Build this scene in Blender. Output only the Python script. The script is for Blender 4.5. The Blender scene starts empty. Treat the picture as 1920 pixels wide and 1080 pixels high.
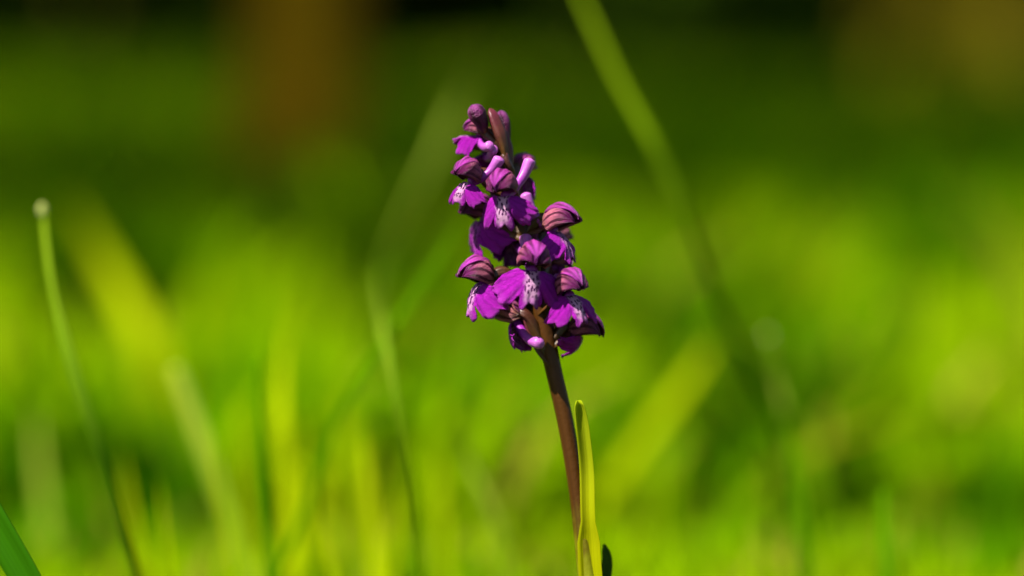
import bpy, math, random
import numpy as np
from mathutils import Vector, Matrix

random.seed(7)
rng = np.random.default_rng(7)
scene = bpy.context.scene
col = scene.collection
R = math.radians

# ------------------------------------------------------------------ camera
CAM_H, DIST, LENS = 0.165, 0.5, 85.0
TILT = math.atan((540 - 90) / 4533.0)
cam_d = bpy.data.cameras.new("camera")
cam = bpy.data.objects.new("camera", cam_d)
col.objects.link(cam)
cam.location = (0, -DIST, CAM_H)
cam.rotation_euler = (math.pi / 2 - TILT, 0, 0)
cam_d.lens = LENS
cam_d.sensor_width = 36.0
cam_d.clip_start = 0.01
cam_d.clip_end = 400
cam_d.dof.use_dof = True
cam_d.dof.focus_distance = DIST - 0.0065
cam_d.dof.aperture_fstop = 3.2
scene.camera = cam

# ------------------------------------------------------------------ light
SUN_EL, SUN_AZ = R(55), R(55)          # azimuth: turned to the left of the camera's back
sun_dir = Vector((-math.sin(SUN_AZ) * math.cos(SUN_EL), -math.cos(SUN_AZ) * math.cos(SUN_EL), math.sin(SUN_EL)))
w = bpy.data.worlds.new("World")
scene.world = w
w.use_nodes = True
nt = w.node_tree
bg = nt.nodes["Background"]
sky = nt.nodes.new("ShaderNodeTexSky")
sky.sky_type = 'NISHITA'
sky.sun_disc = False
sky.sun_elevation = SUN_EL
sky.sun_rotation = math.atan2(sun_dir.x, sun_dir.y)
nt.links.new(sky.outputs[0], bg.inputs[0])
bg.inputs[1].default_value = 0.05
sd = bpy.data.lights.new("sun", 'SUN')
sd.energy = 5.0
sd.angle = R(0.5)
sd.color = (1.0, 0.95, 0.86)
so = bpy.data.objects.new("sun", sd)
col.objects.link(so)
so.rotation_euler = sun_dir.to_track_quat('Z', 'Y').to_euler()
so.location = sun_dir * 8
vs = scene.view_settings
vs.view_transform = 'Standard'
vs.look = 'None'
vs.gamma = 1
vs.use_curve_mapping = False
vs.exposure = 2.18
scene.cycles.use_denoising = True
scene.cycles.max_bounces = 10
scene.cycles.transmission_bounces = 8
scene.cycles.diffuse_bounces = 5
scene.cycles.sample_clamp_indirect = 6

# ------------------------------------------------------------------ helpers
FW = np.array([0, math.cos(TILT), -math.sin(TILT)])
UPV = np.array([0, math.sin(TILT), math.cos(TILT)])
CAMP = np.array([0, -DIST, CAM_H])
MM = 0.001


def P(px, py, dd=0.0):
    """point of the place measured off the photograph: pixel and metres behind the orchid's plane"""
    d = DIST + dd
    return CAMP + FW * d + np.array([1, 0, 0]) * ((px - 960) / 4533.0 * d) + UPV * ((540 - py) / 4533.0 * d)


def tag(o, label=None, cat=None, group=None, kind=None):
    if label: o["label"] = label
    if cat: o["category"] = cat
    if group: o["group"] = group
    if kind: o["kind"] = kind
    return o


def empty(name, loc):
    o = bpy.data.objects.new(name, None)
    o.empty_display_size = 0.01
    col.objects.link(o)
    o.location = loc
    return o


def mesh_obj(name, V, F, mat, parent=None, uv=None, smooth=True, loc=None, solid=None):
    V = np.asarray(V, dtype=float)
    me = bpy.data.meshes.new(name)
    if loc is not None:
        V = V - np.asarray(loc)
    me.from_pydata(V.tolist(), [], F)
    if uv is not None:
        l = me.uv_layers.new(name="UVMap")
        idx = np.zeros(len(me.loops), dtype=np.int32)
        me.loops.foreach_get("vertex_index", idx)
        l.data.foreach_set("uv", np.asarray(uv, dtype=np.float32)[idx].ravel())
    if smooth:
        me.polygons.foreach_set("use_smooth", [True] * len(me.polygons))
    me.materials.append(mat)
    me.update()
    o = bpy.data.objects.new(name, me)
    col.objects.link(o)
    if parent is not None: o.parent = parent
    if loc is not None: o.location = loc
    if solid:
        m = o.modifiers.new("thickness", 'SOLIDIFY')
        m.thickness = solid
        m.offset = 0
    return o


def grid_faces(nu, nv, close_v=False):
    F = []
    for i in range(nu - 1):
        for j in range(nv if close_v else nv - 1):
            j2 = (j + 1) % nv
            F.append((i * nv + j, i * nv + j2, (i + 1) * nv + j2, (i + 1) * nv + j))
    return F


def spline(pts, n):
    pts = np.asarray(pts, dtype=float)
    k = len(pts)
    ext = np.vstack([2 * pts[0] - pts[1], pts, 2 * pts[-1] - pts[-2]])
    out = []
    for t in np.linspace(0, k - 1, n):
        i = min(int(t), k - 2)
        f = t - i
        p0, p1, p2, p3 = ext[i], ext[i + 1], ext[i + 2], ext[i + 3]
        out.append(0.5 * (2 * p1 + (p2 - p0) * f + (2 * p0 - 5 * p1 + 4 * p2 - p3) * f * f + (3 * p1 - p0 - 3 * p2 + p3) * f ** 3))
    return np.array(out)


def tube(path, radii, n=12, rib=0.0, nrib=6, twist=0.0, cap=True):
    path = np.asarray(path, dtype=float)
    m = len(path)
    T = np.gradient(path, axis=0)
    T /= np.linalg.norm(T, axis=1)[:, None] + 1e-12
    ref = np.array([0.31, -0.87, 0.38])
    V, uv = [], []
    a = np.cross(T[0], ref); a /= np.linalg.norm(a)
    for i in range(m):
        a = a - T[i] * np.dot(a, T[i]); a /= np.linalg.norm(a)
        b = np.cross(T[i], a)
        for j in range(n):
            th = 2 * math.pi * j / n
            r = radii[i] * (1 + rib * math.cos(nrib * th + twist * i / m))
            V.append(path[i] + r * (math.cos(th) * a + math.sin(th) * b))
            uv.append((j / n, i / (m - 1)))
    F = grid_faces(m, n, True)
    if cap:
        V.append(path[0] - T[0] * radii[0] * 0.25); uv.append((0.5, 0)); c0 = len(V) - 1
        V.append(path[-1] + T[-1] * radii[-1] * 0.25); uv.append((0.5, 1)); c1 = len(V) - 1
        for j in range(n):
            F.append((c0, (j + 1) % n, j))
            F.append((c1, (m - 1) * n + j, (m - 1) * n + (j + 1) % n))
    return np.array(V), F, uv


# ------------------------------------------------------------------ materials
def new_mat(name):
    m = bpy.data.materials.new(name)
    m.use_nodes = True
    t = m.node_tree
    t.nodes.clear()
    out = t.nodes.new("ShaderNodeOutputMaterial")
    return m, t, out


class NB:
    """small node-building helper"""
    def __init__(s, t): s.t = t

    def n(s, typ, **kw):
        nd = s.t.nodes.new(typ)
        for k, v in kw.items(): setattr(nd, k, v)
        return nd

    def put(s, sock, v):
        if hasattr(v, "is_linked"): s.t.links.new(v, sock)
        elif isinstance(v, (tuple, list)) and len(v) == 3 and len(sock.default_value) == 4: sock.default_value = (*v, 1)
        else: sock.default_value = v

    def math(s, op, a, b=None, c=None, clamp=False):
        nd = s.n("ShaderNodeMath", operation=op, use_clamp=clamp)
        s.put(nd.inputs[0], a)
        if b is not None: s.put(nd.inputs[1], b)
        if c is not None: s.put(nd.inputs[2], c)
        return nd.outputs[0]

    def mix(s, f, a, b, bt='MIX'):
        nd = s.n("ShaderNodeMix", data_type='RGBA', blend_type=bt)
        s.put(nd.inputs[0], f); s.put(nd.inputs[6], a); s.put(nd.inputs[7], b)
        return nd.outputs[2]

    def smooth(s, v, lo, hi, a=0.0, b=1.0):
        nd = s.n("ShaderNodeMapRange", interpolation_type='SMOOTHSTEP')
        s.put(nd.inputs[0], v)
        for i, q in zip((1, 2, 3, 4), (lo, hi, a, b)): s.put(nd.inputs[i], q)
        return nd.outputs[0]

    def noise(s, scale, vec=None, detail=3, rough=0.55):
        nd = s.n("ShaderNodeTexNoise")
        nd.inputs["Scale"].default_value = scale
        nd.inputs["Detail"].default_value = detail
        nd.inputs["Roughness"].default_value = rough
        if vec is not None: s.t.links.new(vec, nd.inputs["Vector"])
        return nd.outputs[0]

    def bump(s, h, dist, strength=0.5):
        nd = s.n("ShaderNodeBump")
        nd.inputs["Strength"].default_value = strength
        nd.inputs["Distance"].default_value = dist
        s.t.links.new(h, nd.inputs["Height"])
        return nd.outputs[0]

    def leaf(s, out, color, trans_color, tr=0.4, gloss=0.08, rough=0.45, normal=None):
        d = s.n("ShaderNodeBsdfPrincipled")
        s.put(d.inputs["Base Color"], color)
        d.inputs["Roughness"].default_value = rough
        d.inputs["Specular IOR Level"].default_value = gloss
        t = s.n("ShaderNodeBsdfTranslucent")
        s.put(t.inputs[0], trans_color)
        if normal is not None:
            s.t.links.new(normal, d.inputs["Normal"])
        mx = s.n("ShaderNodeMixShader")
        s.put(mx.inputs[0], tr)
        s.t.links.new(d.outputs[0], mx.inputs[1]); s.t.links.new(t.outputs[0], mx.inputs[2])
        s.t.links.new(mx.outputs[0], out.inputs[0])


def uv_xy(b):
    u = b.n("ShaderNodeUVMap", uv_map="UVMap")
    sp = b.n("ShaderNodeSeparateXYZ")
    b.t.links.new(u.outputs[0], sp.inputs[0])
    return u.outputs[0], sp.outputs[0], sp.outputs[1]


def mat_lip():
    m, t, out = new_mat("orchid_lip")
    b = NB(t)
    uv, X, L = uv_xy(b)                     # millimetres across and along the lip
    oi = b.n("ShaderNodeObjectInfo")
    at = b.n("ShaderNodeAttribute", attribute_type='OBJECT', attribute_name="white")
    wh = at.outputs["Fac"]
    ax = b.math('ABSOLUTE', X)
    nz = b.noise(0.7, uv, 3)
    wob = b.math('MULTIPLY_ADD', nz, 1.6, -0.8)
    axw = b.math('ADD', ax, wob)
    side = b.smooth(axw, 0.5, 1.7, 1, 0)
    down = b.smooth(b.math('ADD', L, wob), 4.2, 6.8, 1, 0.15)
    white = b.math('MULTIPLY', b.math('MULTIPLY', side, down), wh)
    purple = b.mix(b.noise(0.45, uv, 3), (0.18, 0.002, 0.21), (0.33, 0.007, 0.33))
    ang = b.math('ARCTAN2', X, L)
    vn = b.math('ADD', b.math('MULTIPLY', ang, 17.0), b.math('MULTIPLY', b.noise(0.9, uv, 3), 5.0))
    vein = b.smooth(b.math('COSINE', vn), 0.35, 1.0, 0, 0.3)
    purple = b.mix(vein, purple, (0.065, 0.0008, 0.085))
    cells = b.noise(2.6, uv, 4, 0.8)        # cell texture, its sparkle painted as lighter specks
    purple = b.mix(b.smooth(cells, 0.52, 0.72, 0, 0.6), purple, (0.36, 0.03, 0.36))
    rim = b.smooth(b.math('SQRT', b.math('ADD', b.math('POWER', X, 2.0), b.math('POWER', L, 2.0))), 6.6, 8.4, 0, 0.45)
    purple = b.mix(rim, purple, (0.32, 0.03, 0.33))
    colr = b.mix(white, purple, (0.50, 0.27, 0.43))
    mp = b.n("ShaderNodeMapping")
    mp.inputs["Scale"].default_value = (1.25, 0.7, 1)
    t.links.new(uv, mp.inputs[0])
    va = b.n("ShaderNodeVectorMath", operation='ADD')
    t.links.new(mp.outputs[0], va.inputs[0])
    cmb = b.n("ShaderNodeCombineXYZ")
    b.put(cmb.inputs[0], b.math('MULTIPLY', oi.outputs["Random"], 37.0))
    b.put(cmb.inputs[1], b.math('MULTIPLY', b.noise(0.9, uv, 2), 1.4))
    t.links.new(cmb.outputs[0], va.inputs[1])
    vo = b.n("ShaderNodeTexVoronoi", voronoi_dimensions='2D')
    vo.inputs["Scale"].default_value = 1.3
    vo.inputs["Randomness"].default_value = 0.95
    t.links.new(va.outputs[0], vo.inputs["Vector"])
    spot = b.smooth(b.math('ADD', vo.outputs["Distance"], b.math('MULTIPLY_ADD', b.noise(2.2, uv, 2), 0.3, -0.15)), 0.26, 0.36, 1.0, 0)
    zone = b.math('MULTIPLY', b.smooth(axw, 1.0, 1.7, 1, 0), b.smooth(L, 4.4, 5.6, 1, 0))
    colr = b.mix(b.math('MULTIPLY', spot, zone), colr, (0.05, 0.001, 0.055))
    tc = b.mix(1.0, colr, (1.0, 0.7, 0.9), 'MULTIPLY')
    b.leaf(out, colr, tc, 0.38, 0.12, 0.4, b.bump(cells, 0.0006, 1.0))
    return m


def mat_sepal(name, base, mid, tip, vein, nveins, strength):
    m, t, out = new_mat(name)
    b = NB(t)
    uv, X, L = uv_xy(b)                     # across -1..1, along 0..1
    nz = b.noise(3.5, uv, 4)
    oi = b.n("ShaderNodeObjectInfo")
    xx = b.math('ADD', b.math('ADD', X, b.math('MULTIPLY_ADD', nz, 0.34, -0.17)), b.math('MULTIPLY', oi.outputs["Random"], 0.3))
    s = b.math('COSINE', b.math('MULTIPLY', xx, math.pi * nveins))
    stripe = b.smooth(s, 0.0, 0.8, 0, 0.95)
    fade = b.math('MULTIPLY', b.smooth(L, 0.72, 0.98, 1, 0.5), strength)
    c = b.mix(b.smooth(L, 0.0, 0.3), base, mid)
    c = b.mix(b.smooth(L, 0.5, 0.95), c, tip)
    c = b.mix(b.smooth(b.noise(4, uv, 4), 0.45, 0.7, 0, 0.4), c, vein)
    c = b.mix(b.math('MULTIPLY', stripe, fade), c, vein)
    shade_amt = b.n("ShaderNodeAttribute", attribute_type='OBJECT', attribute_name="deep")
    c = b.mix(b.math('MULTIPLY', shade_amt.outputs["Fac"], b.smooth(b.noise(9, uv, 3), 0.3, 0.7, 0.5, 1.0)), c, (0.055, 0.002, 0.025))  # per-flower painted shade: darkens the hood's sepals
    tc = b.mix(1.0, c, (1.0, 0.6, 0.75), 'MULTIPLY')
    b.leaf(out, c, tc, 0.24, 0.18, 0.34, b.bump(b.noise(16, uv, 3), 0.0005, 1.0))
    return m


def mat_tube(name, c0, c1, tr=0.15, nscale=400, gloss=0.3, bumpd=0.0002):
    m, t, out = new_mat(name)
    b = NB(t)
    uv, X, L = uv_xy(b)
    geo = b.n("ShaderNodeNewGeometry")
    n1 = b.noise(nscale, geo.outputs["Position"], 4)
    f = b.math('ADD', L, b.math('MULTIPLY_ADD', n1, 0.5, -0.25))
    c = b.mix(b.smooth(f, 0.1, 0.95), c0, c1)
    st = b.n("ShaderNodeMapping"); st.inputs["Scale"].default_value = (26, 1.5, 1)
    t.links.new(uv, st.inputs[0])
    n2 = b.noise(1.0, st.outputs[0], 3)
    c = b.mix(b.smooth(n2, 0.4, 0.7, 0, 0.45), c, tuple(0.45 * q for q in c0))
    b.leaf(out, c, c, tr, gloss, 0.42, b.bump(b.noise(nscale * 3, geo.outputs["Position"], 3), bumpd, 0.5))
    return m


def mat_blade(name, c_lo, c_hi, tr_mul=(1.2, 1.25, 0.5), tr=0.45, gloss=0.0):
    m, t, out = new_mat(name)
    b = NB(t)
    uv, X, L = uv_xy(b)
    st = b.n("ShaderNodeMapping"); st.inputs["Scale"].default_value = (9, 0.8, 1)
    t.links.new(uv, st.inputs[0])
    n2 = b.noise(1.0, st.outputs[0], 3)
    c = b.mix(b.smooth(L, 0.1, 0.95), c_lo, c_hi)
    c = b.mix(b.smooth(n2, 0.4, 0.7, 0, 0.4), c, tuple(0.55 * q for q in c_lo))
    tc = b.mix(1.0, c, tr_mul, 'MULTIPLY')
    b.leaf(out, c, tc, tr, gloss, 0.45, b.bump(n2, 0.0003, 0.5))
    return m


def mat_grass(name, ca, cb, dry, drylim=0.9):
    m, t, out = new_mat(name)
    b = NB(t)
    geo = b.n("ShaderNodeNewGeometry")
    rnd = geo.outputs["Random Per Island"]
    big = b.smooth(b.noise(5.5, geo.outputs["Position"], 3), 0.4, 0.58)
    f = b.math('ADD', b.math('MULTIPLY', rnd, 0.4), b.math('MULTIPLY', big, 0.6), clamp=True)
    c = b.mix(f, ca, cb)
    c = b.mix(b.math('GREATER_THAN', rnd, drylim), c, dry)
    tc = b.mix(1.0, c, (1.25, 1.25, 0.5), 'MULTIPLY')
    b.leaf(out, c, tc, 0.5, 0.0, 0.6)
    return m


def mat_ground():
    m, t, out = new_mat("meadow_soil")
    b = NB(t)
    geo = b.n("ShaderNodeNewGeometry")
    p = geo.outputs["Position"]
    n1, n2, n3 = b.noise(2.5, p, 5), b.noise(30, p, 5), b.noise(160, p, 4)
    c = b.mix(b.smooth(n1, 0.38, 0.6), (0.02, 0.038, 0.001), (0.035, 0.045, 0.002))
    c = b.mix(b.smooth(n2, 0.5, 0.68, 0, 0.75), c, (0.03, 0.018, 0.003))
    c = b.mix(b.smooth(n3, 0.55, 0.75, 0, 0.5), c, (0.045, 0.03, 0.007))
    d = b.n("ShaderNodeBsdfPrincipled")
    b.put(d.inputs["Base Color"], c)
    d.inputs["Roughness"].default_value = 0.95
    d.inputs["Specular IOR Level"].default_value = 0.1
    t.links.new(b.bump(n2, 0.01, 0.8), d.inputs["Normal"])
    t.links.new(d.outputs[0], out.inputs[0])
    return m


def mat_bark(name, ca, cb, cc):
    m, t, out = new_mat(name)
    b = NB(t)
    tc = b.n("ShaderNodeTexCoord")
    mp = b.n("ShaderNodeMapping"); mp.inputs["Scale"].default_value = (1, 1, 0.22)
    t.links.new(tc.outputs["Object"], mp.inputs[0])
    n1 = b.noise(28, mp.outputs[0], 6, 0.65)
    n2 = b.noise(4, tc.outputs["Object"], 4)
    c = b.mix(b.smooth(n1, 0.35, 0.65), ca, cb)
    c = b.mix(b.smooth(n2, 0.5, 0.7, 0, 0.7), c, cc)
    d = b.n("ShaderNodeBsdfPrincipled")
    b.put(d.inputs["Base Color"], c)
    d.inputs["Roughness"].default_value = 0.9
    d.inputs["Specular IOR Level"].default_value = 0.05
    t.links.new(b.bump(n1, 0.02, 0.9), d.inputs["Normal"])
    t.links.new(d.outputs[0], out.inputs[0])
    return m


M_LIP = mat_lip()
M_DORSAL = mat_sepal("orchid_dorsal_sepal", (0.12, 0.04, 0.035), (0.21, 0.02, 0.15), (0.30, 0.03, 0.28), (0.04, 0.001, 0.025), 2.5, 0.8)
M_LATERAL = mat_sepal("orchid_lateral_sepal", (0.26, 0.11, 0.07), (0.29, 0.075, 0.12), (0.10, 0.006, 0.075), (0.03, 0.0006, 0.01), 3.5, 1.0)  # dark tip colour paints in shade on the hood's lower front
M_PETAL = mat_sepal("orchid_petal", (0.12, 0.02, 0.07), (0.15, 0.012, 0.13), (0.2, 0.02, 0.2), (0.05, 0.001, 0.04), 2.0, 0.5)
M_SPUR = mat_tube("orchid_spur", (0.15, 0.008, 0.17), (0.28, 0.07, 0.27), 0.15, 300, 0.25)
M_OVARY = mat_tube("orchid_ovary", (0.034, 0.016, 0.002), (0.04, 0.008, 0.007), 0.12, 500)
M_BRACT = mat_tube("orchid_bract", (0.05, 0.022, 0.003), (0.075, 0.01, 0.02), 0.2, 500, 0.2)
M_BUD = mat_sepal("orchid_bud", (0.14, 0.06, 0.02), (0.06, 0.004, 0.028), (0.14, 0.02, 0.11), (0.022, 0.0006, 0.01), 4.0, 1.0)

def mat_stem():
    m, t, out = new_mat("orchid_stem")
    b = NB(t)
    uv, X, L = uv_xy(b)
    geo = b.n("ShaderNodeNewGeometry")
    n1 = b.noise(350, geo.outputs["Position"], 4)
    f = b.math('ADD', L, b.math('MULTIPLY_ADD', n1, 0.12, -0.06))
    c = b.mix(b.smooth(f, 0.13, 0.25), (0.11, 0.12, 0.002), (0.034, 0.012, 0.0012))
    c = b.mix(b.smooth(f, 0.5, 0.72), c, (0.017, 0.007, 0.0012))
    st = b.n("ShaderNodeMapping"); st.inputs["Scale"].default_value = (14, 1.2, 1)
    t.links.new(uv, st.inputs[0])
    n2 = b.noise(1.0, st.outputs[0], 3)
    c = b.mix(b.smooth(n2, 0.4, 0.7, 0, 0.5), c, (0.014, 0.005, 0.0015))
    b.leaf(out, c, c, 0.06, 0.12, 0.4, b.bump(b.noise(1100, geo.outputs["Position"], 3), 0.0002, 0.5))
    return m


M_STEM = mat_stem()
M_SHEATH = mat_blade("stem_leaf", (0.24, 0.25, 0.001), (0.24, 0.29, 0.006), tr=0.5)
M_BASAL = mat_blade("basal_leaf", (0.06, 0.11, 0.006), (0.07, 0.13, 0.008), tr=0.35)
M_DARKLEAF = mat_blade("dark_leaf", (0.03, 0.06, 0.008), (0.04, 0.08, 0.008), tr=0.3)
M_GR_GREEN = mat_blade("grass_blade_green", (0.035, 0.14, 0.001), (0.08, 0.19, 0.001))
M_GR_PALE = mat_blade("grass_blade_pale", (0.12, 0.23, 0.002), (0.27, 0.33, 0.03))
M_GR_YEL = mat_blade("grass_blade_yellow", (0.26, 0.33, 0.001), (0.27, 0.33, 0.002), tr=0.5)
M_GR_DEEP = mat_blade("grass_blade_deep", (0.018, 0.085, 0.001), (0.026, 0.11, 0.001), tr=0.35, gloss=0.03)
M_GR_FADED = mat_blade("grass_blade_faded", (0.08, 0.15, 0.002), (0.17, 0.23, 0.02), tr=0.35)
M_GR_OLIVE = mat_blade("grass_blade_olive", (0.012, 0.06, 0.001), (0.09, 0.14, 0.002), tr=0.25)  # dark lower end paints in the shade where the blade twists
M_GR_LIT_TOP = mat_blade("grass_blade_lit_top", (0.02, 0.09, 0.001), (0.20, 0.30, 0.01), tr=0.35)  # paler upper part is sunlight put into the colour
M_STRAW = mat_blade("dry_straw", (0.26, 0.28, 0.07), (0.36, 0.38, 0.14), tr=0.35)
M_GRASS = mat_grass("meadow_grass", (0.018, 0.12, 0.0004), (0.215, 0.32, 0.0006), (0.24, 0.2, 0.02), 0.94)
M_GROUND = mat_ground()
M_BARK = mat_bark("brown_bark", (0.14, 0.065, 0.001), (0.34, 0.17, 0.001), (0.10, 0.06, 0.001))
M_BARK2 = mat_bark("mossy_bark", (0.07, 0.055, 0.001), (0.10, 0.075, 0.001), (0.05, 0.06, 0.001))
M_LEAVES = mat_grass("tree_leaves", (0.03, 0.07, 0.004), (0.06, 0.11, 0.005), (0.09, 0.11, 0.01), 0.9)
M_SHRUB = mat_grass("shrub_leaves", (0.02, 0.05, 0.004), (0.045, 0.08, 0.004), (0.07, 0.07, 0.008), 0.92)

# ------------------------------------------------------------------ ground
def hgt(x, y):
    bank = 0.32 * np.clip(np.asarray(y, dtype=float) - 9.0, 0, 14)
    return bank + 0.012 * np.sin(2.1 * x + 0.6) * np.cos(1.7 * y) * np.clip((np.abs(y) + np.abs(x)) / 2.0 - 0.3, 0, 1)

gx = np.concatenate([np.linspace(-80, -6, 9), np.linspace(-5, 5, 41), np.linspace(6, 80, 9)])
gy = np.concatenate([np.linspace(-60, -4, 7), np.linspace(-3, 10, 53), np.linspace(11, 25, 8), np.linspace(35, 120, 5)])
GX, GY = np.meshgrid(gx, gy, indexing='ij')
V = np.stack([GX.ravel(), GY.ravel(), hgt(GX, GY).ravel()], 1)
g = mesh_obj("ground", V, grid_faces(len(gx), len(gy)), M_GROUND)
for p_ in range(1): tag(g, "mossy meadow soil under the grass", None, kind="structure")

# ------------------------------------------------------------------ wood behind the meadow
def leaf_cloud(n, blobs, size, squash=0.8):
    """n leaf quads spread through the volume of several clumps"""
    blobs = np.asarray(blobs, dtype=float)
    wts = blobs[:, 3] ** 2
    k = rng.choice(len(blobs), n, p=wts / wts.sum())
    d = rng.normal(size=(n, 3)); d /= np.linalg.norm(d, axis=1)[:, None]
    rr = blobs[k, 3] * rng.uniform(0.35, 1.05, n) ** 0.6
    c = blobs[k, :3] + d * rr[:, None] * np.array([1, 1, squash])
    a = rng.normal(size=(n, 3)); a[:, 2] *= 0.5; a /= np.linalg.norm(a, axis=1)[:, None]
    b_ = rng.normal(size=(n, 3)); b_ -= a * (a * b_).sum(1)[:, None]; b_ /= np.linalg.norm(b_, axis=1)[:, None]
    nn = np.cross(a, b_)
    s = size * rng.uniform(0.6, 1.4, n)[:, None]
    p0 = c - a * s
    p1 = c + b_ * s * 0.5 + nn * s * 0.12
    p2 = c + a * s
    p3 = c - b_ * s * 0.5 + nn * s * 0.12
    V = np.stack([p0, p1, p2, p3], 1).reshape(-1, 3)
    F = np.arange(4 * n).reshape(-1, 4)
    return V, F.tolist()


def tree(x, y, r, h, mat, label, crown_r, crown_z, nleaf=5000, lean=(0, 0), crown_off=(0, 0)):
    root = empty("tree", (x, y, 0))
    tag(root, label, "tree", "trees at the edge of the meadow")
    zs = np.array([-0.1, 0.02, 0.12, 0.35, 0.8, 1.5, 2.4, h])
    path = np.array([(lean[0] * z + 0.03 * math.sin(2 * z), lean[1] * z + 0.03 * math.cos(1.7 * z) - 0.03, z) for z in zs])
    pp = spline(path, 30)
    zz = np.clip(pp[:, 2], 0, h)
    rad = r * (1 - 0.55 * zz / h) * (1 + 0.75 * np.exp(-zz / 0.09))
    V, F, uv = tube(pp, rad, 18, 0.06, 5, 2.5)
    tr = mesh_obj("trunk", V, F, mat, root, uv)
    top = pp[-1]
    blobs = []
    for k in range(7):
        a = k * 2.4 + x
        z0 = h * (0.52 + 0.065 * k)
        i0 = int(np.argmin(abs(pp[:, 2] - z0)))
        s = pp[i0]
        L = crown_r * (0.8 - 0.05 * k)
        e = s + np.array([math.cos(a) * L + crown_off[0], math.sin(a) * L + crown_off[1], 0.45 * L])
        m_ = (s + e) / 2 + np.array([0, 0, 0.12 * L])
        lp = spline([s, m_, e], 9)
        V, F, uv = tube(lp, np.linspace(rad[i0] * 0.5, 0.012, 9), 7)
        mesh_obj("limb", V, F, mat, tr, uv)
        blobs.append((*e, crown_r * 0.5)); blobs.append((*m_, crown_r * 0.38))
    for k in range(9):
        a = rng.uniform(0, 6.28); q = crown_r * rng.uniform(0.1, 0.85)
        blobs.append((top[0] + crown_off[0] + math.cos(a) * q, top[1] + crown_off[1] + math.sin(a) * q, crown_z + rng.uniform(-0.5, 0.7), crown_r * rng.uniform(0.3, 0.5)))
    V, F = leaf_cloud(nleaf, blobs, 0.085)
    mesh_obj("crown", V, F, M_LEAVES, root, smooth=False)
    return root


def at_px(px, D):           # metres to the side for a pixel column at distance D from the camera
    return (px - 960) / 4533.0 * D


tree(at_px(545, 2.2), 1.7, 0.047, 4.2, M_BARK, "slim tree with a warm brown trunk rising from the meadow behind the orchid", 1.9, 4.0, 3000, (0.004, 0.01))
tree(at_px(1790, 5.2), 4.7, 0.19, 5.0, M_BARK2, "broad mossy olive trunk standing in the shade at the wood edge", 2.3, 4.6, 8000)
tree(-2.6, 4.0, 0.16, 5.2, M_BARK2, "tree with a wide crown shading the dark end of the meadow", 2.4, 4.6, 2300)
tree(-2.6, 1.4, 0.13, 4.6, M_BARK2, "unseen tree added beside the meadow for dappled shade on the grass behind the orchid", 2.4, 4.0, 3700)  # out of view, added to dapple the grass with shade
tree(-1.98, 0.40, 0.04, 3.2, M_BARK2, "unseen sapling added beside the meadow to shade the slim brown trunk", 0.75, 3.1, 1500)  # out of view, its crown added to shade the trunk and nearby grass
tree(-5.0, 6.3, 0.17, 5.4, M_BARK2, "tree deep in the wood among the darkest shrubs", 2.6, 4.8, 12000)
tree(-1.9, 7.1, 0.15, 5.4, M_BARK2, "tree deep in the wood behind the slim brown trunk", 2.6, 4.8, 6500)
tree(0.6, 8.2, 0.12, 5.0, M_BARK2, "thin dark trunk deep in the wood straight behind the orchid", 2.4, 4.6, 4500)

shr = []
for k in range(150):
    x = rng.uniform(-7, 7); y = 6.9 + rng.uniform(0, 3.0) + 0.04 * x * x
    r_ = rng.uniform(0.35, 0.8)
    shr.append((x, y, r_ * 0.35 + rng.uniform(0, 1.0) ** 1.6 * 2.2, r_))
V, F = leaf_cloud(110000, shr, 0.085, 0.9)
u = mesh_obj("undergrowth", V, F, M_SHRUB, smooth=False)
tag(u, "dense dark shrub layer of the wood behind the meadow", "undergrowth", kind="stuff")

# ------------------------------------------------------------------ meadow grass (uncountable)
def blades_mesh(pos, height, width, lean, azim, rows=5):
    n = len(pos)
    t = np.linspace(0, 1, rows)
    side_a = rng.uniform(0, 2 * math.pi, n)
    sx, sy = np.cos(side_a), np.sin(side_a)
    V = np.zeros((n, rows, 2, 3))
    for i, q in enumerate(t):
        bend = lean * height * q ** 2
        cx = pos[:, 0] + np.cos(azim) * bend
        cy = pos[:, 1] + np.sin(azim) * bend
        cz = pos[:, 2] + height * (q - 0.28 * np.minimum(lean, 1.2) * q ** 2.2)
        wd = width * 0.5 * (1 - q ** 2.2) + 0.0001
        V[:, i, 0] = np.stack([cx - sx * wd, cy - sy * wd, cz], 1)
        V[:, i, 1] = np.stack([cx + sx * wd, cy + sy * wd, cz], 1)
    V = V.reshape(-1, 3)
    base = (np.arange(n) * rows * 2)[:, None, None]
    q = np.arange(rows - 1)[None, :, None] * 2
    F = (base + q + np.array([0, 1, 3, 2])[None, None, :]).reshape(-1, 4)
    return V, F


def fast_mesh(name, V, F, mat):
    me = bpy.data.meshes.new(name)
    me.vertices.add(len(V)); me.vertices.foreach_set("co", V.astype(np.float32).ravel())
    me.loops.add(F.size); me.loops.foreach_set("vertex_index", F.astype(np.int32).ravel())
    me.polygons.add(len(F))
    me.polygons.foreach_set("loop_start", np.arange(0, F.size, 4, dtype=np.int32))
    me.polygons.foreach_set("use_smooth", np.ones(len(F), dtype=bool))
    me.materials.append(mat)
    me.update(calc_edges=True)
    o = bpy.data.objects.new(name, me)
    col.objects.link(o)
    return o


def scatter(n, y0, y1, xa, xb):
    """points in a wedge that widens away from the camera; xa + xb*y half-width"""
    y = rng.uniform(y0, y1, n)
    x = rng.uniform(-1, 1, n) * (xa + xb * (y + DIST))
    return x, y

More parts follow.
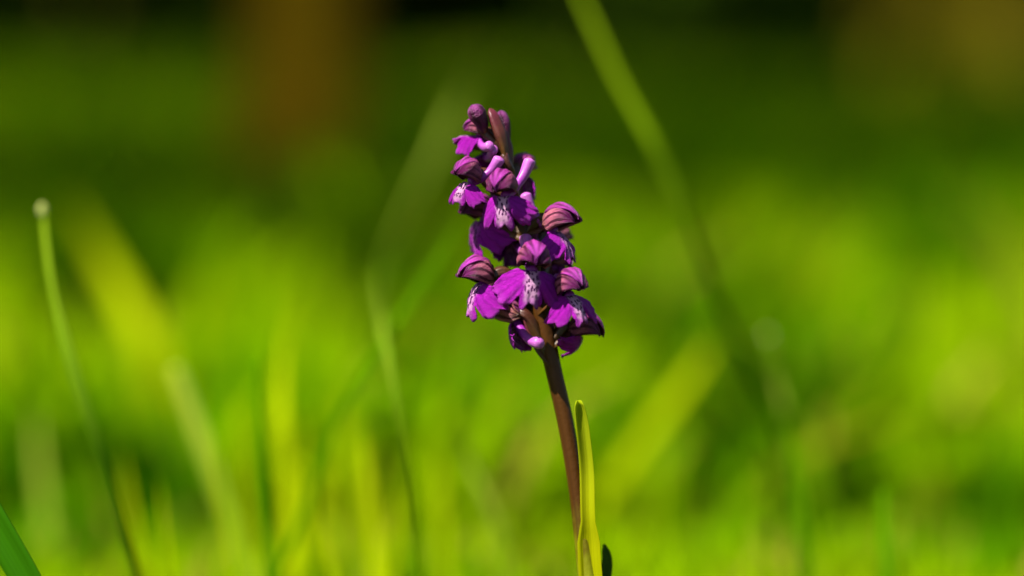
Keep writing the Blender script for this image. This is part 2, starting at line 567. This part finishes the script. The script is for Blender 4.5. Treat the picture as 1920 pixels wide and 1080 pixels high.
VV, FF, off = [], [], 0
def add_band(n, y0, y1, xa, xb, h0, h1, w0, w1, rows, lean=0.8):
    global off
    x, y = scatter(n, y0, y1, xa, xb)
    pos = np.stack([x, y, hgt(x, y)], 1)
    h = rng.uniform(h0, h1, n) * (0.75 + 0.5 * np.sin(5.3 * x + 1.0) * np.sin(4.1 * y + 2.0) * 0.8 + 0.1)
    V, F = blades_mesh(pos, h, rng.uniform(w0, w1, n), np.abs(rng.normal(0.35, 0.35, n)) * lean, rng.uniform(0, 6.28, n), rows)
    VV.append(V); FF.append(F + off); off += len(V)

add_band(9000, -0.62, 0.16, 0.45, 0.2, 0.015, 0.035, 0.002, 0.0045, 4)
add_band(9000, 0.12, 0.33, 0.35, 0.25, 0.008, 0.02, 0.0025, 0.005, 4)
add_band(12000, 0.3, 0.8, 0.38, 0.27, 0.025, 0.06, 0.003, 0.0065, 5)
add_band(24000, 0.7, 1.7, 0.45, 0.28, 0.035, 0.10, 0.003, 0.0075, 5)
add_band(30000, 1.5, 3.6, 0.5, 0.32, 0.05, 0.12, 0.004, 0.009, 4)
add_band(30000, 3.4, 8.5, 0.9, 0.36, 0.06, 0.16, 0.006, 0.014, 4)
# tussocks: fuller tufts standing above the rest
for k in range(190):
    ty = 0.32 + 3.2 * rng.uniform() ** 1.5
    tx = rng.uniform(-1, 1) * (0.22 + 0.3 * (ty + DIST))
    nb = int(rng.uniform(25, 70))
    rad_ = rng.uniform(0.012, 0.04) * (1 + 0.4 * ty)
    a_ = rng.uniform(0, 6.28, nb); q_ = rad_ * np.sqrt(rng.uniform(0, 1, nb))
    x_, y_ = tx + np.cos(a_) * q_, ty + np.sin(a_) * q_
    hh = rng.uniform(0.6, 1.15, nb) * rng.uniform(0.055, 0.12) * min(1, 0.55 + 0.5 * ty)
    V, F = blades_mesh(np.stack([x_, y_, hgt(x_, y_)], 1), hh, rng.uniform(0.004, 0.009, nb), np.abs(rng.normal(0.5, 0.3, nb)), a_, 5)
    VV.append(V); FF.append(F + off); off += len(V)
# broad grass leaves leaning through the sward
nb = 420
y_ = 0.3 + 2.2 * rng.uniform(0, 1, nb) ** 1.4; x_ = rng.uniform(-1, 1, nb) * (0.2 + 0.28 * (y_ + DIST))
V, F = blades_mesh(np.stack([x_, y_, hgt(x_, y_)], 1), rng.uniform(0.05, 0.12, nb) * np.minimum(1, 0.5 + 0.6 * y_), rng.uniform(0.008, 0.016, nb), np.abs(rng.normal(0.8, 0.4, nb)), rng.uniform(0, 6.28, nb), 6)
VV.append(V); FF.append(F + off); off += len(V)
gr = fast_mesh("meadow_grass", np.concatenate(VV), np.concatenate(FF), M_GRASS)
tag(gr, "soft green meadow grass covering the ground", "grass", kind="stuff")

# ------------------------------------------------------------------ single grass blades one can tell apart
def blade(label, pts, width_px, mat, name="grass_blade", fold=0.25, taper=(0.25, 1.0, 0.8), face=0.0, tip_cut=False, dry_tip=None):
    """pts: tip first (px, py, metres behind the orchid plane); carried on down to the ground"""
    Q = [P(*p) for p in pts]
    a, b_ = Q[-2], Q[-1]
    d = b_ - a
    d[2] = min(d[2], -0.35 * np.linalg.norm(d))
    t = max(0.0, (b_[2] + 0.004) / -d[2])
    Q.append(b_ + d * t)
    C = spline(Q, 44)
    base = C[-1]
    T = np.gradient(C, axis=0); T /= np.linalg.norm(T, axis=1)[:, None]
    face = face if isinstance(face, tuple) else (face, face)
    V, uv = [], []
    m = len(C)
    for i in range(m):
        s = i / (m - 1)
        wd = width_px * 0.1103e-3 * 0.5 * np.interp(s, {3: [0, 0.3, 1], 4: [0, 0.3, 0.6, 1], 5: [0, 0.2, 0.45, 0.56, 1]}[len(taper)], taper)
        if not tip_cut: wd *= min(1, (s / 0.12) ** 0.7 + 0.02)
        fa = np.interp(s, np.linspace(0, 1, len(face)), face)
        view = np.array([math.sin(fa), -math.cos(fa), 0])
        sd_ = np.cross(T[i], view); sd_ /= np.linalg.norm(sd_)
        nn = np.cross(sd_, T[i])
        for q in (-1, -0.5, 0, 0.5, 1):
            V.append(C[i] + sd_ * wd * q - nn * wd * fold * (1 - abs(q)))
            uv.append((q, 1 - s))
    o = mesh_obj(name, np.array(V), grid_faces(m, 5), mat, None, uv, loc=base, solid=0.00025)
    tag(o, label, "grass", "single grass blades around the orchid")
    if dry_tip:
        r_ = dry_tip * 0.1103e-3 * 0.5
        tp = np.array([C[0] - T[0] * r_ * 1.2, C[0] - T[0] * r_ * 0.7, C[0], C[1], C[1] + (C[2] - C[1]) * 0.4]) - base
        V, F, uv = tube(tp, np.array([.25, .8, 1, .8, .3]) * r_, 8)
        mesh_obj("dry_tip", V, F, M_STRAW, o, uv)
    return o


blade("slender arching green blade with a pale blunt tip", [(80, 392, .055), (88, 470, .055), (103, 560, .055), (140, 700, .055), (190, 850, .055), (255, 1070, .055)], 24, M_GR_LIT_TOP, taper=(0.8, 1, 1), tip_cut=True, face=(-1.0, -0.9, 0.9, 1.2), dry_tip=20)
blade("broad dark green blade, crisp and leaning, thickest of the blades", [(-160, 760, 0.0), (-85, 860, 0.0), (-20, 970, 0.0), (45, 1080, 0.0), (85, 1160, 0.0)], 70, M_GR_DEEP, fold=0.45, face=-0.3)
blade("pale blade folded over at a kink, its upper half leaning over a thin dark stalk", [(925, 70, .36), (870, 170, .33), (810, 300, .29), (750, 420, .24), (716, 510, .19), (714, 590, .11), (730, 680, .07), (757, 820, .06), (776, 950, .06), (788, 1080, .06)], 96, M_GR_FADED, taper=(0.3, 0.5, 0.85, 0.13, 0.1), face=(-0.7, -0.6, -0.4, 1.2, 1.2))
blade("tallest arching blade, olive with shade painted into its lower part, taller than the orchid", [(1050, -90, .17), (1100, 20, .16), (1160, 150, .15), (1215, 250, .14), (1255, 330, .14), (1300, 440, .14), (1350, 570, .15), (1400, 680, .18), (1470, 810, .2), (1520, 1000, .2)], 42, M_GR_OLIVE, taper=(0.4, 0.5, 1.1, 0.7), face=(-0.6, -0.5, 1.2, 1.3, 1.2))
blade("soft pale blade with a blunt tip leaning between two thin stalks", [(328, 690, .14), (365, 790, .14), (410, 920, .14), (460, 1080, .14)], 44, M_GR_PALE, taper=(0.7, 1, 1.1), tip_cut=True, face=-0.4)
blade("thin upright dark stalk with a tiny pale tip", [(483, 668, .075), (487, 780, .075), (494, 920, .075), (503, 1080, .075)], 11, M_GR_GREEN, taper=(0.7, 1, 1), tip_cut=True)
blade("broad glowing yellow-green blade with a bent upright tip", [(560, 540, .20), (532, 650, .17), (528, 780, .15), (538, 900, .15), (548, 1080, .15)], 62, M_GR_YEL, taper=(0.3, 0.9, 1.2), face=-0.9)
blade("thin straight green blade slanting behind the kinked pale one", [(870, 400, .12), (800, 520, .11), (720, 640, .10), (640, 770, .10), (570, 960, .10), (520, 1080, .10)], 16, M_GR_GREEN, taper=(0.5, 1, 1))
blade("short yellow-green blade with a pointed tip", [(680, 800, .13), (688, 900, .13), (700, 1000, .13), (706, 1080, .13)], 52, M_GR_YEL, taper=(0.2, 0.8, 1.2), face=-0.8)
blade("broad blurred olive blade sloping down beside the thin arching one", [(130, 370, .42), (200, 500, .42), (270, 630, .4), (330, 760, .4), (380, 900, .4)], 100, M_GR_YEL, taper=(0.3, 1, 1), face=-0.5)
blade("short narrow blunt green blade standing alone near the short dark bent one", [(1655, 920, .10), (1658, 1000, .10), (1664, 1080, .10)], 24, M_GR_GREEN, taper=(0.8, 1, 1.1), tip_cut=True, face=-0.5)
blade("thin green stalk that bends at its dark tip", [(1476, 800, .12), (1485, 850, .12), (1498, 940, .12), (1510, 1080, .12)], 17, M_GR_GREEN, taper=(0.5, 1, 1))
blade("dark upright blade beside its bent neighbour", [(1466, 760, .2), (1462, 880, .2), (1455, 980, .2), (1448, 1080, .2)], 40, M_GR_DEEP, taper=(0.3, 1, 1.2), face=0.9)
blade("wide soft deep green blade rising upright behind the short dark bent one", [(1860, 380, .5), (1850, 560, .5), (1840, 760, .5), (1830, 950, .5)], 90, M_GR_DEEP, taper=(0.3, 0.9, 1), face=0.9)
blade("short dark bent blade in front of the wide soft deep green one", [(1900, 760, .33), (1880, 860, .33), (1850, 960, .33), (1830, 1080, .33)], 70, M_GR_DEEP, taper=(0.3, 0.9, 1), face=1.5)
blade("dark green blade arching over beside the wide soft deep green one", [(1800, 640, .3), (1815, 760, .3), (1822, 900, .3), (1826, 1080, .3)], 60, M_GR_DEEP, taper=(0.3, 0.9, 1), face=1.3)
for k, (x0, y0, x1, d_, w_) in enumerate([(395, 800, 440, .11, 15), (440, 730, 478, .16, 22), (575, 760, 560, .12, 14), (610, 850, 590, .17, 26), (640, 690, 655, .2, 26), (745, 900, 735, .14, 20), (820, 830, 838, .18, 24), (230, 850, 275, .15, 22), (300, 900, 320, .1, 12), (600, 930, 625, .1, 14)]):
    blade("thin bright yellow-green blade in the loose cluster around the glowing broad one", [(x0, y0, d_), (x0 + (x1 - x0) * 0.3, y0 + (1080 - y0) * 0.4, d_), (x0 + (x1 - x0) * 0.7, y0 + (1080 - y0) * 0.75, d_), (x1, 1080, d_)], w_, M_GR_YEL, taper=(0.3, 0.9, 1), face=-0.7 + 0.2 * (k % 4))["group"] = "thin bright blades in a loose cluster"
blade("pale upright blade beside the thick dark corner blade", [(65, 770, .25), (75, 880, .25), (90, 1000, .25), (100, 1080, .25)], 50, M_GR_PALE, taper=(0.3, 1, 1), face=-0.8)
blade("slanting pale blade leaning away from the orchid's stem toward the tall one", [(1340, 640, .3), (1270, 740, .3), (1200, 830, .3), (1140, 920, .3)], 40, M_GR_YEL, taper=(0.5, 1, 1), face=-0.6)
blade("thin faint pale stalk slanting between the kinked blade and the orchid's stem", [(860, 800, .15), (890, 880, .15), (930, 980, .15), (960, 1080, .15)], 18, M_GR_PALE, taper=(0.6, 1, 1))

blade("short slanting stalk ending in a pale dry tip behind the kinked pale blade", [(688, 770, .31), (650, 830, .31), (610, 930, .31), (580, 1050, .31)], 16, M_GR_PALE, taper=(0.6, 1, 1), tip_cut=True, dry_tip=26)
blade("bent stalk with a pale dry tip beside the tall arching blade", [(1440, 628, .17), (1455, 700, .17), (1480, 820, .17), (1500, 950, .17)], 14, M_GR_PALE, taper=(0.6, 1, 1), tip_cut=True, dry_tip=15)

# ------------------------------------------------------------------ the orchid
BASE = P(1133, 1545)
BASE[2] = 0.0
orchid = empty("orchid", BASE)
tag(orchid, "purple orchid spike with hooded flowers on a brown stem", "orchid")

stem_px = [(1133, 1545), (1114, 1200), (1100, 1060), (1083, 930), (1062, 800), (1037, 690), (1020, 610), (1003, 525), (987, 445), (970, 375), (955, 318), (942, 270), (930, 228)]
SP = np.array([P(x, y) for x, y in stem_px])
SP[0] = BASE - np.array([0, 0, 0.01])
SC = spline(SP, 90)
rpx = np.interp(np.linspace(0, 1, 90), [0, 0.12, 0.25, 0.4, 0.5, 0.62, 0.75, 0.9, 1], [26, 20, 15, 15.5, 17, 13, 10.5, 8, 4.5])
V, F, uv = tube(SC, rpx * 0.1103e-3, 16, 0.05, 7, 3.0)
mesh_obj("stem", V - BASE, F, M_STEM, orchid, uv)


def stem_at(py):
    ys = [p[1] for p in stem_px][::-1]
    xs = [p[0] for p in stem_px][::-1]
    return P(np.interp(py, ys, xs), py)


def leaf_strip(name, path, widths, mat, facing, cup=0.5, n=7, parent=orchid, org=BASE, solid=0.0004):
    C = np.asarray(path); m = len(C)
    T = np.gradient(C, axis=0); T /= np.linalg.norm(T, axis=1)[:, None]
    V, uv = [], []
    for i in range(m):
        f = np.asarray(facing, dtype=float)
        sd_ = np.cross(T[i], f); sd_ /= np.linalg.norm(sd_) + 1e-9
        nn = np.cross(sd_, T[i])
        for j in range(n):
            q = -1 + 2 * j / (n - 1)
            V.append(C[i] + sd_ * widths[i] * q - nn * widths[i] * cup * (1 - q * q))
            uv.append((q, i / (m - 1)))
    return mesh_obj(name, np.array(V) - org, grid_faces(m, n), mat, parent, uv, solid=solid)


# leaf sheathing the stem
pth = spline([P(1116, 1180, -.0028), P(1106, 1060, -.0032), P(1102, 960, -.0032), P(1100, 880, -.003), P(1092, 800, -.005), P(1085, 752, -.0065)], 26)
s_ = np.linspace(0, 1, 26)
leaf_strip("stem_leaf", pth, 0.1103e-3 * np.interp(s_, [0, .28, .36, .55, .8, .95, 1], [24, 22, 14, 14, 13, 10, 5]), M_SHEATH, (-0.4, -1, 0.1), 0.7, 11, solid=0.00018)
pth = spline([P(1120, 1190, .0015), P(1134, 1090, .0025), P(1140, 1050, .003), P(1134, 1020, .004)], 14)
leaf_strip("stem_leaf", pth, 0.1103e-3 * np.interp(np.linspace(0, 1, 14), [0, .5, .85, 1], [18, 14, 9, 1.5]), M_DARKLEAF, (0.9, -1, 0.2), 0.8)
for k in range(6):        # rosette at the foot
    a = k * 1.05 + 0.3
    dirv = np.array([math.cos(a), math.sin(a), 0])
    L = 0.04 + 0.012 * math.sin(k * 2.1)
    b0 = BASE + np.array([0, 0, 0.004])
    pth = spline([b0, b0 + dirv * L * 0.5 + [0, 0, 0.014], b0 + dirv * L + [0, 0, 0.008]], 12)
    leaf_strip("basal_leaf", pth, np.interp(np.linspace(0, 1, 12), [0, .5, .85, 1], [.003, .006, .004, .0004]), M_BASAL, (0.01, 0.02, 1), 0.4)


def flower_matrix(pos, yaw, pitch, roll):
    y, p = R(yaw), R(pitch)
    f = Vector((math.sin(y) * math.cos(p), -math.cos(y) * math.cos(p), math.sin(p)))
    x = f.cross(Vector((0, 0, 1))).normalized()
    z = x.cross(f)
    m = Matrix((x, f, z)).transposed().to_4x4()
    m = m @ Matrix.Rotation(R(roll), 4, 'Y')
    m.translation = Vector(pos)
    return m


def lip_mesh(sc, fold=28, a0=-25, a1=-80, seed=0, wide=1.0, long=1.0):
    r = random.Random(seed)
    nth, nr = 145, 13
    th = np.linspace(R(-108), R(108), nth)
    ctl = [0, 5, 10, 16, 20, 24, 29, 38, 49, 60, 72, 85, 97, 108]
    rad = [5.9, 6.3, 7.0, 6.7, 5.4, 4.2, 6.6, 8.4, 8.3, 8.4, 7.9, 6.2, 4.0, 2.4]
    ph = [r.uniform(0, 6.28) for _ in range(6)]
    Ls = np.linspace(-3, 9, 121)
    al = R(a0) + (R(a1) - R(a0)) * np.clip((Ls + 0.2) / 4.2, 0, 1.25)
    st = Ls[1] - Ls[0]
    ay = np.cumsum(np.cos(al)) * st; az = np.cumsum(np.sin(al)) * st
    i0 = int(np.argmin(abs(Ls))); ay -= ay[i0]; az -= az[i0]
    fs = np.linspace(0, 12, 121)          # cross-section: a ridge with lobes sloping back
    fa = R(fold) * np.clip((fs - 0.4) / 1.3, 0, 1) + np.clip(fs - 1.5, 0, 12) / 13.0
    fx = np.concatenate([[0], np.cumsum(np.cos(fa))[:-1] * 0.1]); fb = np.concatenate([[0], np.cumsum(np.sin(fa))[:-1] * 0.1])
    V, uv = [], []
    for i in range(nr):
        rr = i / (nr - 1)
        for t in th:
            Rm = np.interp(abs(math.degrees(t)), ctl, rad)
            cren = 0.7 * (abs(math.sin(11 * t + ph[0])) ** 0.6) + 0.4 * (abs(math.sin(17.5 * t + ph[1])) ** 0.6) + 0.3 * math.sin(6 * t + ph[2]) - 0.5
            rad_ = rr * (Rm + cren * rr ** 3)
            X = rad_ * math.sin(t) * wide + 0.9 * math.sin(t) * (1 - rr) * 0.6
            L = rad_ * math.cos(t) * long
            ly, lz, la = np.interp(L, Ls, ay), np.interp(L, Ls, az), np.interp(L, Ls, al)
            s = abs(X)
            xx = math.copysign(np.interp(s, fs, fx), X)
            back = np.interp(s, fs, fb)
            wave = rr ** 2 * (0.4 * math.sin(4 * t + ph[3]) + 0.3 * math.sin(8 * t + ph[4])) + 0.16 * math.sin(24 * t + ph[5]) * rr ** 3
            wave += 0.2 * rr * math.sin(2.1 * X + ph[1]) * math.sin(1.9 * L + ph[2]) + 0.1 * rr * math.sin(3.7 * X + ph[0] + 2.9 * L)
            ny, nz = -math.sin(la), math.cos(la)
            o = wave - back
            V.append((xx * sc, (ly + ny * o) * sc, (lz + nz * o) * sc))
            uv.append((X, L))
    return np.array(V) * MM, grid_faces(nr, nth), uv


def sepal_mesh(sc, phi0, phi1, half, off, hp, length=7.6, u1=1.0, flare=0.0, seed=0, wmul=1.0):
    r = random.Random(seed)
    nu, nv = 20, 11
    V, uv = [], []
    ch, sh = math.cos(R(hp)), math.sin(R(hp))
    j1, j2 = r.uniform(-.12, .12), r.uniform(0, 6.28)
    for i in range(nu):
        u = i / (nu - 1) * u1
        pr = max(0.02, 1 - abs(2 * (0.03 + 0.955 * u ** 0.9) - 1) ** 2.4) ** 0.5
        cy = -2.3 + length * u
        cz = 0.4 + 0.9 * math.sin(math.pi * 0.7 * u) - 1.5 * u ** 3.5
        rx = (2.75 * pr + off) * wmul
        rz = 3.05 * pr + off
        pc = phi0 + (phi1 - phi0) * u
        wt = max(0.02, 1 - (i / (nu - 1)) ** 7) ** 0.5 * min(1, 0.45 + 2.2 * u)
        for j in range(nv):
            v = -1 + 2 * j / (nv - 1)
            ph = R(pc + half * wt * v)
            rip = 0.09 * math.cos(v * 11 + j2) + 0.2 * math.sin(u * 6 + j2 + v * 2.5) * u + 0.1 * math.sin(v * 5 + u * 11)
            e = 1 + flare * u ** 4
            x = (rx + rip) * math.sin(ph) * e
            z = cz + (rz + rip) * math.cos(ph) + j1 * u
            y = cy
            y, z = y * ch - z * sh, y * sh + z * ch
            V.append((x * sc, y * sc, z * sc))
            uv.append((v, i / (nu - 1)))
    return np.array(V) * MM, grid_faces(nu, nv), uv


def flower(px, py, dd, yaw, pitch=0, roll=0, sc=1.0, stem_py=None, spur=None, hp=12, lip=None, bract=True, seed=1, hood_len=6.7, bract_len=1.0, white=0.6, deep=0.15):
    rv = random.Random(seed * 7)
    hood_len *= rv.uniform(0.93, 1.06); roll += rv.uniform(-7, 7); spread = rv.uniform(-6, 8)
    pos = P(px, py, dd)
    m = flower_matrix(pos, yaw, pitch, roll)
    inv = m.inverted()
    tl = lambda A: np.array([list(inv @ Vector(a)) for a in A])
    # ovary: from the stem to the back of the hood
    st = stem_at(stem_py if stem_py else py + 60)
    back = np.array(m @ Vector((0, -0.0021 * sc, 0.0006 * sc)))
    fwd = np.array(m @ Vector((0, 0.0005 * sc, 0.0012 * sc)))
    d = back - st
    out = np.array([d[0], d[1], 0]); 
    mid1 = st + d * 0.35 + out * 0.06 + np.array([0, 0, 0.0012])
    mid2 = st + d * 0.72 + np.array([0, 0, 0.0016]) + out * 0.02
    op = spline([st, mid1, mid2, back, fwd], 22)
    t = np.linspace(0, 1, 22)
    orad = np.interp(t, [0, .15, .5, .8, .92, 1], [.7, 1.05, 1.25, 1.0, .95, .45]) * MM * (0.75 + 0.25 * sc)
    V, F, uv = tube(tl(op), orad, 18, 0.16, 6, 9.0)
    fl = mesh_obj("flower", V, F, M_OVARY, orchid, uv)
    fl.matrix_local = Matrix.Translation(-Vector(BASE)) @ m
    # hood: three sepals closing over two petals
    V, F, uv = sepal_mesh(sc, 0, 0, 44, 0.16, hp, hood_len, 1.0, 0.0, seed)
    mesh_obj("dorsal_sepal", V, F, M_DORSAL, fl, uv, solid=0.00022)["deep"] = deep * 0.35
    for k, s in enumerate((-1, 1)):
        V, F, uv = sepal_mesh(sc, s * (74 + spread), s * (50 + spread), 48, 0.0, hp - rv.uniform(0, 5), hood_len * rv.uniform(0.9, 1.02), 1.0, rv.uniform(0.05, 0.4), seed + 3 + k)
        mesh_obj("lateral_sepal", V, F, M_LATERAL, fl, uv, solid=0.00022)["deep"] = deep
        V, F, uv = sepal_mesh(sc, s * 42, s * 20, 34, -0.45, hp, hood_len * 0.86, 1.0, 0.0, seed + 6 + k)
        mesh_obj("petal", V, F, M_PETAL, fl, uv, solid=0.0002)
    lp = dict(fold=28, a0=-25, a1=-82); lp.update(lip or {})
    lsc = lp.pop("sc", 1.0) * sc
    V, F, uv = lip_mesh(lsc, seed=seed, **lp)
    V = V + np.array([0, 0.0003, -0.0009]) * sc
    lipo = mesh_obj("lip", V, F, M_LIP, fl, uv, solid=0.00022)
    lipo["white"] = float(white)
    # spur
    s0 = np.array([0, -0.0004, -0.0010]) * sc
    if spur is not None:
        e = np.array(inv @ Vector(P(*spur)))
    else:
        e = np.array([0.0006, -0.0098, 0.0022]) * sc
    dv = e - s0
    bow = np.cross(dv, np.array([1.0, 0, 0])); bow /= np.linalg.norm(bow) + 1e-9
    sp = spline([s0, s0 + dv * 0.3 - bow * 0.0010, s0 + dv * 0.62 - bow * 0.0012, s0 + dv * 0.88 - bow * 0.0005, e], 24)
    t = np.linspace(0, 1, 24)
    srad = np.interp(t, [0, .1, .4, .75, .87, .93, .97, 1], [1.1, .95, .92, 1.22, 1.22, 1.05, .78, .3]) * MM * (0.5 + 0.5 * sc)
    V, F, uv = tube(sp, srad, 12, 0.03, 2, 0.5)
    mesh_obj("spur", V, F, M_SPUR, fl, uv)
    if bract:
        rad_out = out / (np.linalg.norm(out) + 1e-9)
        off = rad_out * 0.0007 + np.array([0, 0, -0.0013])
        bp = spline([st + off * 0.3, mid1 + off * 1.25, st + d * 0.75 * bract_len + off * 1.1 + np.array([0, 0, 0.001]), st + d * 0.98 * bract_len + off * 0.4 + np.array([0, 0, 0.0024])], 16)
        bw = np.interp(np.linspace(0, 1, 16), [0, .2, .5, .85, 1], [1.3, 1.7, 1.5, .7, .1]) * MM * sc
        C = tl(bp)
        fc = np.array(inv.to_3x3() @ Vector(rad_out * 0.6 + np.array([0, 0, -1.0])))
        leaf_strip("bract", C, bw, M_BRACT, fc, 0.7, 7, fl, np.zeros(3), solid=0.0002)
    return fl


def bud(px0, py0, px1, py1, dd0, dd1, rpx, seed, mat=None, stem_py=None, fat=0.62, rib=0.06):
    """closed bud from base to tip"""
    b0, b1 = P(px0, py0, dd0), P(px1, py1, dd1)
    m = Matrix.Translation(Vector(b0) - Vector(BASE))
    st = stem_at(stem_py)
    sd_ = np.array([0.0004, -0.0003, 0])
    op = spline([st - b0, (st - b0) * 0.5 + sd_, np.zeros(3), (b1 - b0) * 0.15], 12)
    V, F, uv = tube(op, np.linspace(0.8, 1.0, 12) * MM * 0.9, 10, 0.1, 3, 4)
    fl = mesh_obj("flower_bud", V, F, M_OVARY, orchid, uv)
    fl.matrix_local = m
    d = b1 - b0
    n_ = 22
    bp = spline([np.zeros(3), d * 0.35 + sd_, d * 0.7 + sd_ * 0.6, d], n_)
    t = np.linspace(0, 1, n_)
    rr = np.interp(t, [0, .12, .35, fat, .82, .93, .98, 1], [.35, .5, .75, 1, .88, .6, .34, .1]) * rpx * 0.1103e-3
    V, F, uv = tube(bp, rr, 18, rib, 3, 1.2)
    uv = [(u * 2 - 1, v) for u, v in uv]
    mesh_obj("closed_hood", V, F, mat or M_BUD, fl, uv)
    return fl


# --- the open flowers, from the top of the spike down
flower(896, 250, .002, -95, 8, 0, 0.72, 312, (921, 272, -.004), 8, dict(a0=5, a1=-25, fold=40), seed=11, bract_len=0.9)
flower(908, 286, .006, -115, 0, 10, 0.78, 335, (926, 276, -.003), 10, dict(a0=-15, a1=-60), seed=12)
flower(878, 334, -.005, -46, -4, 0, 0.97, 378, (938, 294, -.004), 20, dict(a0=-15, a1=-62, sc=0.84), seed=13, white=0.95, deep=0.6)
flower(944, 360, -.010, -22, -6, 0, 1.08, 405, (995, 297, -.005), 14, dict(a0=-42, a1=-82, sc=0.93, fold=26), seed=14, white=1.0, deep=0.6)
flower(978, 322, .006, 135, 0, 0, 0.85, 365, None, 10, None, seed=15)
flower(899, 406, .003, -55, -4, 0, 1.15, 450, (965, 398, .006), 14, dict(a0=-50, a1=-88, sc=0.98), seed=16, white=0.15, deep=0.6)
flower(1044, 426, -.003, 62, 4, 0, 1.1, 440, (984, 361, -.001), 12, dict(a0=-35, a1=-72, sc=0.93), seed=17, white=0.55)
flower(962, 436, .007, -155, -5, 0, 1.0, 480, (990, 470, -.004), 8, dict(a0=-40, a1=-95), seed=18)
flower(1040, 452, .009, 140, 0, 0, 0.95, 490, None, 10, None, seed=19)
flower(999, 499, -.011, 6, -4, 0, 1.14, 545, (985, 440, -.002), 16, dict(a0=-50, a1=-76, sc=0.98, fold=26, wide=1.08), seed=20, white=0.9)
flower(900, 524, -.004, -62, 2, 6, 1.1, 545, (948, 540, .004), 10, dict(a0=-45, a1=-82, sc=1.0), seed=21, white=0.75)
flower(1070, 546, -.009, 32, -4, 0, 1.1, 590, (1044, 515, -.002), 16, dict(a0=-25, a1=-58, sc=0.86), seed=22, white=1.0)
flower(1046, 492, .007, 110, 0, 0, 0.9, 545, None, 10, None, seed=23)
flower(942, 540, .009, -140, 0, 0, 0.95, 590, None, 8, None, seed=24)
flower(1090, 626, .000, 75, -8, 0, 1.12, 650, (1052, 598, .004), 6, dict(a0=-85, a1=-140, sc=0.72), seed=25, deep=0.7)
flower(964, 596, .000, -128, -12, 0, 1.05, 690, (1014, 643, -.010), 10, dict(a0=-55, a1=-110, sc=0.95), seed=26)
flower(1000, 440, .009, 175, 0, 0, 0.95, 490, None, 8, None, seed=27)
flower(1012, 560, .009, 160, 0, 0, 0.95, 610, None, 8, None, seed=28)
flower(935, 395, .008, -160, 0, 0, 0.9, 440, None, 8, None, seed=29)

# --- buds at the tip
bud(908, 250, 884, 197, -.001, -.003, 17.5, 1, None, 290)
bud(950, 305, 918, 203, -.002, -.001, 12, 2, M_BRACT, 335, 0.5, 0.16)
bud(958, 330, 936, 232, .000, .002, 11, 4, M_BRACT, 352, 0.5, 0.16)
bud(948, 280, 938, 207, .003, .003, 13, 3, None, 310)
